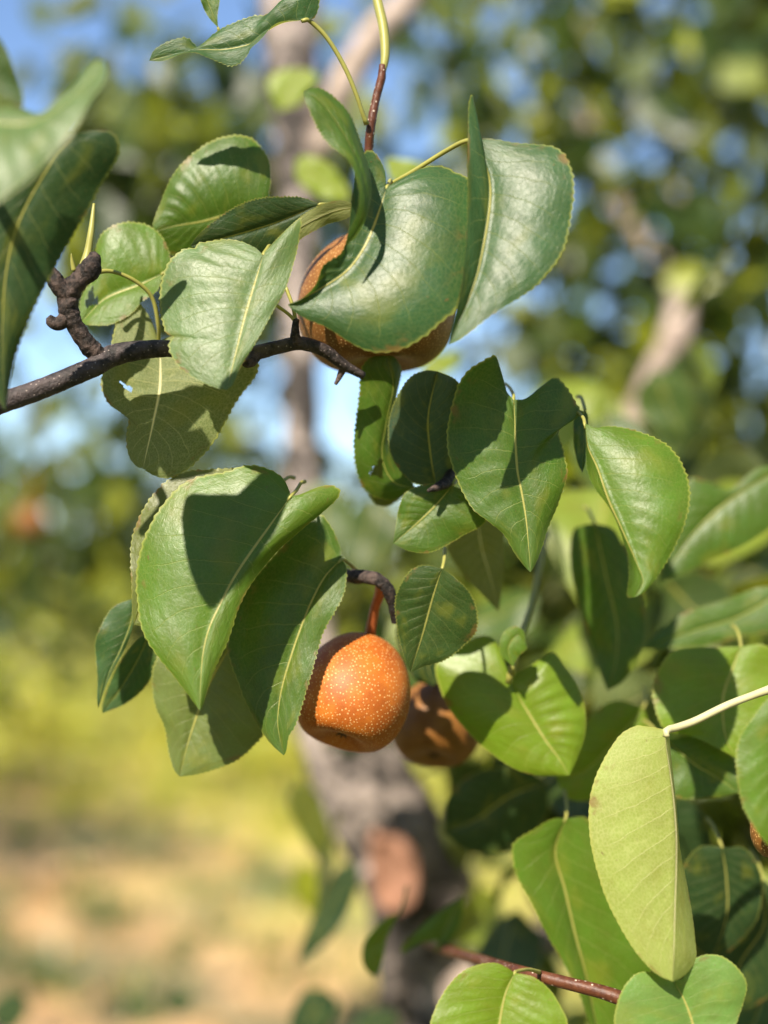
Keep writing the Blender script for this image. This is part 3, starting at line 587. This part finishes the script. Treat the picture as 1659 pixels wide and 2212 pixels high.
leaf(lc, .738, (738, 1208), [(703, 1244), (672, 1301), (646, 1367), (628, 1420), (610, 1481), (602, 1525), (600, 1570), (613, 1632)],
     [(734, 1182), (715, 1138), (690, 1112), (655, 1136), (620, 1170), (575, 1222), (535, 1270), (508, 1325), (492, 1380), (492, 1408), (500, 1437), (514, 1472), (531, 1516), (562, 1574), (588, 1609)],
     [(748, 1226), (743, 1279), (725, 1318), (698, 1362), (685, 1402), (672, 1455), (654, 1516), (639, 1565), (624, 1591), (618, 1622)],
     GN, gy=-4, zl=4, zr=-3, bl=.06, br=.05, pet=[(752, 1215, 5), (775, 1235, 12)], petdz=20, label='long pointed leaf half in shadow beside the speckled pear')
leaf(lc, .765, (500, 1390), [(450, 1480), (410, 1590), (388, 1678)], [(420, 1385), (360, 1400), (333, 1440), (330, 1490), (338, 1530), (355, 1569), (364, 1622), (376, 1662)],
     [(580, 1440), (600, 1510), (580, 1570), (553, 1604), (518, 1636), (483, 1654), (430, 1671)], (.10, .135, .03), gy=-3, label='wide olive leaf hanging lowest behind the cluster')
leaf(lc, .755, (288, 1292), [(284, 1340), (262, 1400), (235, 1455), (212, 1530)], [(245, 1312), (219, 1354), (206, 1393), (208, 1428), (211, 1468), (210, 1505)], [(290, 1320), (287, 1352), (272, 1395), (250, 1440), (232, 1475), (219, 1510)], GB, gy=-1)
leaf(lc, .775, (322, 1368), [(300, 1420), (265, 1480), (221, 1541)], [(300, 1380), (280, 1402), (254, 1441), (236, 1481), (222, 1520)], [(338, 1390), (334, 1441), (315, 1481), (276, 1516)], GB, gy=4)

# --- leaves behind and right of the speckled pear
rc = thing('leafy_shoot', 'green shoot with bright lime leaves to the right of the speckled pear', 'twig', at(1110, 1440, .775))
tube('green_shoot', [at(1180, 1150, .86), at(1150, 1300, .83), at(1118, 1400, .79), at(1105, 1450, .785), at(1098, 1475, .787)], [v*ps for v in (8, 8, 9, 10, 7)], M_PET, rc, sides=10, n=30, rough=.06, freq=200, rings=.1)
leaf(rc, .785, (1096, 1472), [(1139, 1536), (1178, 1598), (1206, 1636), (1230, 1675)],
     [(1088, 1420), (1064, 1378), (1030, 1376), (980, 1408), (942, 1434), (948, 1480), (970, 1530), (1010, 1580), (1055, 1622), (1111, 1660), (1156, 1674), (1200, 1676)],
     [(1108, 1456), (1144, 1440), (1167, 1424), (1195, 1410), (1217, 1435), (1245, 1474), (1263, 1530), (1263, 1586), (1247, 1636)], LM, gy=-5, zl=5, zr=3, bl=.08, br=.12, pk=2.5, teeth=.3, label='bright lime leaf, its inner corner shaded')
leaf(rc, .745, (955, 1228), [(935, 1290), (910, 1380), (886, 1454)], [(915, 1222), (880, 1240), (856, 1290), (857, 1340), (868, 1400)], [(985, 1250), (1012, 1278), (1029, 1317), (1028, 1362), (1004, 1392), (960, 1424), (910, 1442)], (.028, .06, .012), gy=4, label='leaf coloured dark for shade, right of the fruit stalk')  # shade from the leaves above is put into this leaf's colour
leaf(rc, .82, (1030, 1110), [(1040, 1180), (1060, 1250), (1077, 1322)], [(975, 1140), (965, 1180), (1000, 1240), (1040, 1282)], [(1082, 1130), (1087, 1190), (1085, 1260)], OL, under=True, gy=3)
leaf(rc, .775, (1108, 1440), [(1098, 1400), (1118, 1372), (1135, 1388)], [(1080, 1410), (1086, 1370), (1110, 1353), (1130, 1362)], [(1118, 1420), (1128, 1410), (1138, 1400)], GM, gy=-2, teeth=.2, wav=.3, label='tiny curled young leaf at the shoot tip')
leaf(rc, .84, (1285, 1130), [(1310, 1250), (1332, 1350), (1330, 1430), (1312, 1492)], [(1240, 1145), (1234, 1220), (1255, 1320), (1285, 1420)], [(1330, 1150), (1378, 1270), (1393, 1350), (1380, 1420), (1345, 1472)], GN, gy=-2, zl=12)
leaf(rc, .85, (1390, 1528), [(1330, 1600), (1270, 1660), (1205, 1690)], [(1330, 1515), (1280, 1545), (1240, 1610), (1203, 1660)], [(1400, 1580), (1350, 1660), (1290, 1722), (1230, 1725)], LM, gy=-4)
leaf(rc, .87, (1700, 1010), [(1600, 1062), (1500, 1150), (1425, 1256)], [(1640, 1010), (1580, 1055), (1530, 1042), (1490, 1036), (1470, 1100), (1445, 1180)], [(1690, 1110), (1620, 1170), (1537, 1208), (1480, 1235)], GN, gy=-4)

# --- lower right: leaves hanging by the right border
lr = thing('leafy_shoot', 'shoot at the right border carrying the long pale yellow green leaf', 'twig', at(1690, 1480, .71))
tube('twig_wood', [at(1760, 1300, .73), at(1715, 1400, .715), at(1690, 1480, .71), at(1675, 1560, .705)], [v*ps for v in (12, 12, 11, 8)], M_RED, lr, sides=12, n=30, rough=.05, freq=200, rings=.06)
leaf(lr, .69, (1441, 1578), [(1437, 1600), (1445, 1654), (1455, 1726), (1461, 1806), (1460, 1886), (1457, 1966), (1455, 2046), (1453, 2120)],
     [(1427, 1574), (1395, 1569), (1375, 1568), (1343, 1586), (1311, 1630), (1287, 1678), (1275, 1722), (1272, 1774), (1277, 1830), (1291, 1886), (1311, 1942), (1339, 1998), (1367, 2046), (1395, 2082), (1425, 2108)],
     [(1446, 1592), (1450, 1640), (1459, 1720), (1467, 1822), (1476, 1866), (1487, 1918), (1495, 1974), (1501, 2030), (1503, 2070), (1487, 2098), (1468, 2114)],
     (.24, .29, .035), under=True, gy=-5, zl=2, zr=14, bl=.08, br=.05, teeth=.35, wav=.5, pet=[(1460, 1572), (1500, 1558), (1570, 1524), (1632, 1500), (1690, 1480)], petr=2.0, petmat=M_PETPALE, petdz=15, label='long pale yellow green leaf showing its underside')
leaf(lr, .66, (1700, 1488), [(1690, 1580), (1690, 1700), (1700, 1850)], [(1660, 1510), (1627, 1550), (1603, 1586), (1593, 1626), (1595, 1686), (1607, 1742), (1627, 1782), (1655, 1820)], [(1760, 1540), (1790, 1640), (1770, 1780)], GM, gy=-4, bl=.1, label='glossy green leaf cut by the right border')
leaf(lr, .79, (1600, 1396), [(1585, 1440), (1562, 1510), (1570, 1600), (1598, 1642)], [(1560, 1398), (1500, 1400), (1445, 1415), (1413, 1480), (1420, 1540), (1440, 1576), (1500, 1592), (1560, 1622)], [(1650, 1395), (1710, 1440), (1715, 1540), (1650, 1615)], LM, gy=-6, wav=1.6, label='broad lime leaf behind the pale stalk')
leaf(lr, .80, (1440, 1600), [(1500, 1650), (1550, 1680), (1596, 1712)], [(1500, 1590), (1560, 1618), (1594, 1652)], [(1440, 1650), (1455, 1718), (1540, 1722)], GN, gy=-7)
leaf(lr, .86, (1700, 1270), [(1600, 1330), (1500, 1362), (1388, 1402)], [(1640, 1270), (1560, 1300), (1480, 1325), (1420, 1365)], [(1700, 1350), (1600, 1375), (1480, 1400)], GN, gy=-9)
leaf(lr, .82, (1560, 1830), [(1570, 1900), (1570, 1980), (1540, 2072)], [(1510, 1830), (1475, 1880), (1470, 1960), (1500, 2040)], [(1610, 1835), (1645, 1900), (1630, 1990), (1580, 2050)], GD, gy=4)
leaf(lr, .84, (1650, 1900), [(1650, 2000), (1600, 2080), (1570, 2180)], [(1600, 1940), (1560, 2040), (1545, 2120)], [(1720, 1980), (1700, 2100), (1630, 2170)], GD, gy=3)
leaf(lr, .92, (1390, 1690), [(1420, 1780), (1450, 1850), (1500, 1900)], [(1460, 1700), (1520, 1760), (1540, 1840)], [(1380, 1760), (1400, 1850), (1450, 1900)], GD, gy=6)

# --- speckled red twig along the bottom
bt = thing('leafy_twig', 'glossy red brown twig with white dots crossing the bottom right', 'twig', at(1340, 2155, .72))
tube('twig_wood', [at(900, 2020, .98), at(960, 2050, .90), at(1050, 2078, .80), at(1130, 2100, .735), at(1230, 2125, .72), at(1300, 2143, .715), at(1350, 2160, .712), at(1420, 2190, .72), at(1500, 2260, .73)], [v*ps for v in (15, 15, 14, 13.5, 14, 15, 16, 14, 14)], M_RED, bt, sides=14, n=90, rough=.02, freq=120, seed=41)
leaf(bt, .685, (1111, 2102), [(1091, 2150), (1079, 2212), (1072, 2280), (1060, 2345)], [(1095, 2090), (1067, 2080), (1027, 2086), (995, 2102), (965, 2135), (940, 2180), (928, 2230), (950, 2300), (1010, 2335)], [(1127, 2104), (1155, 2112), (1187, 2138), (1211, 2174), (1225, 2212), (1215, 2270), (1150, 2325)],
     LM, gy=-5, zl=-3, zr=-3, teeth=.35, pet=[(1118, 2098, 5), (1140, 2094, 15), (1165, 2100, 30)], label='bright lime leaf at the bottom edge below the twig')
leaf(bt, .685, (1455, 2118), [(1479, 2162), (1497, 2212), (1505, 2270), (1500, 2330)], [(1435, 2106), (1407, 2100), (1379, 2102), (1355, 2122), (1339, 2150), (1329, 2186), (1327, 2212), (1345, 2270), (1430, 2322)], [(1475, 2114), (1487, 2090), (1503, 2070), (1531, 2062), (1563, 2068), (1595, 2094), (1613, 2126), (1607, 2166), (1591, 2212), (1570, 2280), (1535, 2320)],
     (.11, .20, .04), gy=-5, zl=-4, zr=-4, teeth=.35, label='two lobed looking leaf at the bottom edge under the pale leaf')
leaf(bt, .80, (1222, 1768), [(1200, 1840), (1220, 1920), (1243, 2020), (1267, 2110), (1300, 2270)], [(1195, 1770), (1150, 1795), (1111, 1822), (1109, 1858), (1119, 1898), (1147, 1950), (1175, 2006), (1219, 2082), (1251, 2142), (1275, 2212)], [(1270, 1770), (1340, 1860), (1400, 1980), (1410, 2080), (1360, 2220)], GM, gy=-1, zl=-8, zr=6, label='upright folded leaf, left half lit and right half dark')
leaf(bt, .90, (1180, 1690), [(1100, 1720), (1030, 1770), (960, 1800)], [(1130, 1660), (1040, 1665), (970, 1720)], [(1180, 1760), (1120, 1830), (1020, 1840)], GD, gy=5)
leaf(bt, .90, (950, 2030), [(965, 2000), (985, 1960), (1000, 1936)], [(900, 2040), (870, 2060), (868, 2045), (900, 2010), (940, 1975)], [(940, 2055), (975, 2030), (998, 1985)], GM, gy=-4, teeth=.2)
leaf(bt, .90, (862, 1972), [(828, 2020), (805, 2060), (812, 2110)], [(830, 1985), (790, 2030), (782, 2070), (795, 2100)], [(850, 1995), (835, 2030), (826, 2080)], LM, gy=-4, teeth=.2)
leaf(bt, .88, (1660, 2110), [(1640, 2180), (1610, 2260)], [(1600, 2150), (1580, 2220)], [(1700, 2170), (1670, 2250)], GB, gy=-4)

# --- blurred leaves close to the lens at the left border
fl = thing('leafy_twig', 'out of focus leaves close to the lens at the left border', 'twig', at(-110, 260, .60))
tube('twig_wood', [at(-200, 100, .60), at(-110, 260, .60), at(-80, 330, .60), at(-90, 480, .61)], [v*ps for v in (12, 12, 11, 9)], M_RED, fl, sides=12, n=24)
leaf(fl, .575, (-90, 262), [(-20, 262), (60, 262), (130, 225), (180, 178), (226, 134)], [(-60, 226), (0, 234), (50, 240), (85, 244), (130, 208), (175, 158), (205, 134)], [(-80, 380), (-40, 455), (0, 430), (75, 372), (125, 322), (165, 277), (200, 218), (228, 165)], PALE, gy=-8, zl=6, zr=-2, pet=False, label='blurred pale leaf with a raised tip at the left border')
leaf(fl, .65, (168, 288), [(110, 352), (40, 480), (12, 595), (5, 760), (12, 888)], [(120, 290), (50, 360), (-30, 450), (-70, 600), (-40, 760), (-5, 860)], [(205, 282), (240, 286), (256, 310), (250, 345), (215, 402), (190, 452), (150, 520), (110, 592), (70, 672), (35, 762), (16, 860)], (.018, .048, .014), gy=1, zr=8, pet=False, label='blurred dark leaf hanging at the left border')
leaf(fl, .60, (-60, 270), [(-30, 200), (-15, 130), (-5, 76)], [(-90, 220), (-80, 150), (-40, 100)], [(20, 250), (48, 228), (36, 170), (15, 110)], (.04, .08, .02), gy=2, pet=False)

# ------------------------------------------------------------------ pears
def pear(label, c, R, Hh, axis, mat, stalk=None, spots=0, lump=.0, seed=0, calyx=True, basin=.42, bdep=.16, stalk_r=.0024):
    ax = np.array(axis, float); ax /= np.linalg.norm(ax)
    e1 = np.cross(ax, (0.0, -1.0, 0.05)); e1 /= np.linalg.norm(e1); e2 = np.cross(ax, e1)
    c = np.array(c, float); root = thing('pear', label, 'pear', c, 'ripe russet pears on the tree')
    def f(th, ph):
        """th from the stalk end (0) to the calyx end (pi)"""
        st, ct = np.sin(th), np.cos(th)
        r = R*np.abs(st)**.97; h = Hh*ct
        h = h - Hh*.10*np.exp(-(r/(R*.20))**2)*(ct > 0)
        h = h + Hh*bdep*2.0*np.exp(-(r/(R*basin))**2)*(ct < 0)
        r = r*(1-.05*ct)                       # a little broader low down
        k = 1+.018*np.sin(2*ph+seed)+.010*np.sin(3*ph+1+seed)+lump*np.exp(-((th-2.55)/.35)**2)*(.5+.5*np.cos(ph-2.2))
        r = r*k
        return c + ax*h[..., None] + (e1*np.cos(ph)[..., None] + e2*np.sin(ph)[..., None])*r[..., None]
    nt_, np_ = 64, 72
    th, ph = np.meshgrid(np.linspace(.012, math.pi-.012, nt_), np.linspace(0, 2*math.pi, np_, endpoint=False), indexing='ij')
    V = f(th, ph).reshape(-1, 3); F = []
    for i in range(nt_-1):
        for j in range(np_):
            j2 = (j+1) % np_; F.append((i*np_+j, (i+1)*np_+j, (i+1)*np_+j2, i*np_+j2))
    F.append(tuple(range(np_))); F.append(tuple((nt_-1)*np_+j for j in reversed(range(np_))))
    body = mesh_obj('flesh', V, F, mat, root, origin=c)
    if spots:
        r = np.random.default_rng(seed+5); T, P = [], []
        # evenly spread lenticels, closer together towards the calyx
        cand = int(spots*7); zz = r.uniform(-1, 1, cand); pp = r.uniform(0, 2*math.pi, cand); tt = np.arccos(zz)
        X = f(tt, pp); keep = []; cell = {}
        for i in range(cand):
            dm = (.00135 if tt[i] < 2.2 else .00105)*(R/.029)**.5*r.uniform(.8, 1.35); g = tuple((X[i]/.0016).astype(int)); ok = True
            for a in (-1, 0, 1):
                for b in (-1, 0, 1):
                    for d in (-1, 0, 1):
                        for q in cell.get((g[0]+a, g[1]+b, g[2]+d), ()):
                            if np.sum((X[q]-X[i])**2) < dm*dm: ok = False
            if ok: keep.append(i); cell.setdefault(g, []).append(i)
            if len(keep) >= spots: break
        V, F = [], []
        ep = 1e-3
        for i in keep:
            t0, p0 = np.array(tt[i]), np.array(pp[i]); q = X[i]
            a = f(t0+ep, p0)-q; b = f(t0, p0+ep)-q; a /= np.linalg.norm(a)+1e-12; nn = np.cross(a, b); nn /= np.linalg.norm(nn)+1e-12
            if nn@(q-c) < 0: nn = -nn
            b = np.cross(nn, a); rad = r.uniform(.00025, .00044)*(1.0 if tt[i] < 2.3 else .8); s0 = len(V)
            V.append(q+nn*.00013)
            for k in range(7):
                an = k*2*math.pi/7; V.append(q+nn*-.00002+rad*(math.cos(an)*a+math.sin(an)*b)*r.uniform(.85, 1.15))
            F += [(s0, s0+1+k, s0+1+(k+1) % 7) for k in range(7)]
        o = mesh_obj('lenticels', V, F, M_SPOT, body, origin=c); o['kind'] = 'stuff'
    if calyx:
        q = c - ax*Hh*(1-bdep*1.95)
        V, F = [q-ax*.0005], []
        for k in range(12):
            an = k*math.pi/6; rr = .0035 if k % 2 else .0018; V.append(q+(e1*math.cos(an)+e2*math.sin(an))*rr - ax*(.0025 if k % 2 else .0005))
        F = [(0, 1+k, 1+(k+1) % 12) for k in range(12)]
        mesh_obj('calyx', V, F, M_CALYX, root, origin=q)
    if stalk:
        s0 = c+ax*Hh*.86
        tube('stalk', [s0]+[np.array(p) for p in stalk], [stalk_r*1.0, stalk_r*.85, stalk_r*.9, stalk_r*1.25][:len(stalk)+1] or [stalk_r], M_STALK, root, sides=12, n=30, rough=.05, freq=300)
    return root
pc = at(764, 1501, .768)
pear('speckled orange brown pear in full sun beside the shaded leaf', pc,   .0292, .0335, (.30, .42, 1.0), M_PEAR, [at(808, 1322, .772), at(818, 1290, .766), at(827, 1262, .757)], spots=2050, lump=.05, seed=2, basin=.46, bdep=.19, stalk_r=.0031)
pear('large brown pear behind the big glossy leaf', at(815, 660, .775), .0425, .040, (-.05, .1, 1.0), M_PEARSHADE, [at(800, 470, .79), at(780, 420, .78), at(794, 400, .75)], spots=2600, seed=4)
pear('blurred brown pear in shade behind the speckled pear', at(942, 1566, .86), .0265, .0262, (.1, .55, 1.0), M_PEARSHADE, [at(930, 1450, .835), at(900, 1380, .83), at(860, 1340, .80)], seed=6, stalk_r=.0016)
pear('pear half hidden by the leaf at the right border', at(1695, 1790, .725), .0165, .0175, (.0, .1, 1.0), M_PEARSHADE, [at(1700, 1690, .725), at(1700, 1600, .715)], spots=700, seed=8)
pear('far blurred reddish pear at the left border', at(66, 1128, 2.3), .027, .028, (.1, 0, 1.0), M_PEARSHADE, [at(70, 1050, 2.3), at(75, 1020, 2.3)], seed=9, calyx=False)

# a few leaves of the pear tree itself that stand out against the bright ground
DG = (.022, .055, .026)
leaf(tree, 1.25, (640, 1690), [(660, 1740), (690, 1800), (702, 1858)], [(620, 1730), (650, 1800), (680, 1850)], [(680, 1710), (710, 1780), (714, 1840)], OL, gy=0, teeth=0)
leaf(tree, 1.2, (768, 1862), [(740, 1900), (700, 1990), (642, 2082)], [(725, 1880), (690, 1950), (655, 2030)], [(775, 1900), (745, 1985), (690, 2050)], DG, gy=2, teeth=0)
leaf(tree, 1.25, (700, 2135), [(680, 2180), (640, 2260)], [(660, 2140), (625, 2200)], [(730, 2170), (690, 2250)], DG, gy=2, teeth=0)
leaf(tree, 1.25, (850, 2180), [(810, 2210), (770, 2280)], [(800, 2180), (760, 2230)], [(860, 2220), (810, 2280)], DG, gy=2, teeth=0)
leaf(tree, 1.8, (380, 2130), [(395, 2160), (385, 2195)], [(365, 2150), (362, 2180)], [(410, 2150), (405, 2185)], DG, gy=2, teeth=0)
leaf(tree, 1.8, (330, 2170), [(300, 2180), (270, 2196)], [(320, 2160), (290, 2172)], [(315, 2190), (290, 2200)], DG, gy=2, teeth=0)
leaf(tree, 1.6, (50, 2150), [(20, 2180), (-20, 2210)], [(20, 2140), (-20, 2170)], [(60, 2190), (20, 2230)], DG, gy=2, teeth=0)
leaf(mc, .80, (900, 960), [(860, 1010), (830, 1060), (812, 1092)], [(840, 965), (806, 1010), (796, 1060)], [(905, 1010), (880, 1060), (840, 1092)], OL, gy=-2, label='olive leaf showing through the bug hole')
leaf(rc, .82, (905, 1325), [(915, 1390), (925, 1440), (935, 1482)], [(860, 1350), (862, 1410), (895, 1465)], [(955, 1340), (975, 1400), (962, 1460)], GD, gy=2)  # extra leaf added to cast shade on the brown pear behind
YG = (.17, .23, .012)
leaf(tree, 1.15, (606, 240), [(622, 200), (640, 172), (668, 150)], [(590, 215), (578, 175), (600, 152), (640, 148)], [(645, 225), (672, 195), (688, 165)], YG, gy=-5, teeth=0)
leaf(tree, 1.1, (640, 345), [(680, 375), (720, 400), (758, 432)], [(660, 335), (705, 350), (745, 395)], [(640, 385), (680, 420), (730, 436)], YG, gy=-5, teeth=0)
leaf(tree, 1.0, (965, 395), [(920, 385), (880, 372), (830, 352)], [(930, 360), (880, 345), (845, 340)], [(950, 420), (890, 415), (845, 385)], YG, gy=-5, teeth=0)
leaf(tree, 1.25, (900, 810), [(940, 790), (975, 775), (1000, 760)], [(920, 780), (960, 760)], [(930, 815), (975, 805)], YG, gy=-5, teeth=0)
for b, m, l, rr in (((200, 95), [(175, 125), (150, 150), (118, 180)], [(165, 100), (130, 130)], [(195, 135), (160, 175)]), ((215, -20), [(180, 10), (150, 25), (115, 35)], [(180, -15), (135, 5)], [(205, 25), (155, 48)]), ((300, 180), [(275, 220), (262, 260), (255, 300)], [(270, 195), (245, 240)], [(305, 225), (285, 275)])):
    leaf(tree, 1.75, b, m, l, rr, (.04, .075, .012), gy=2, teeth=0)
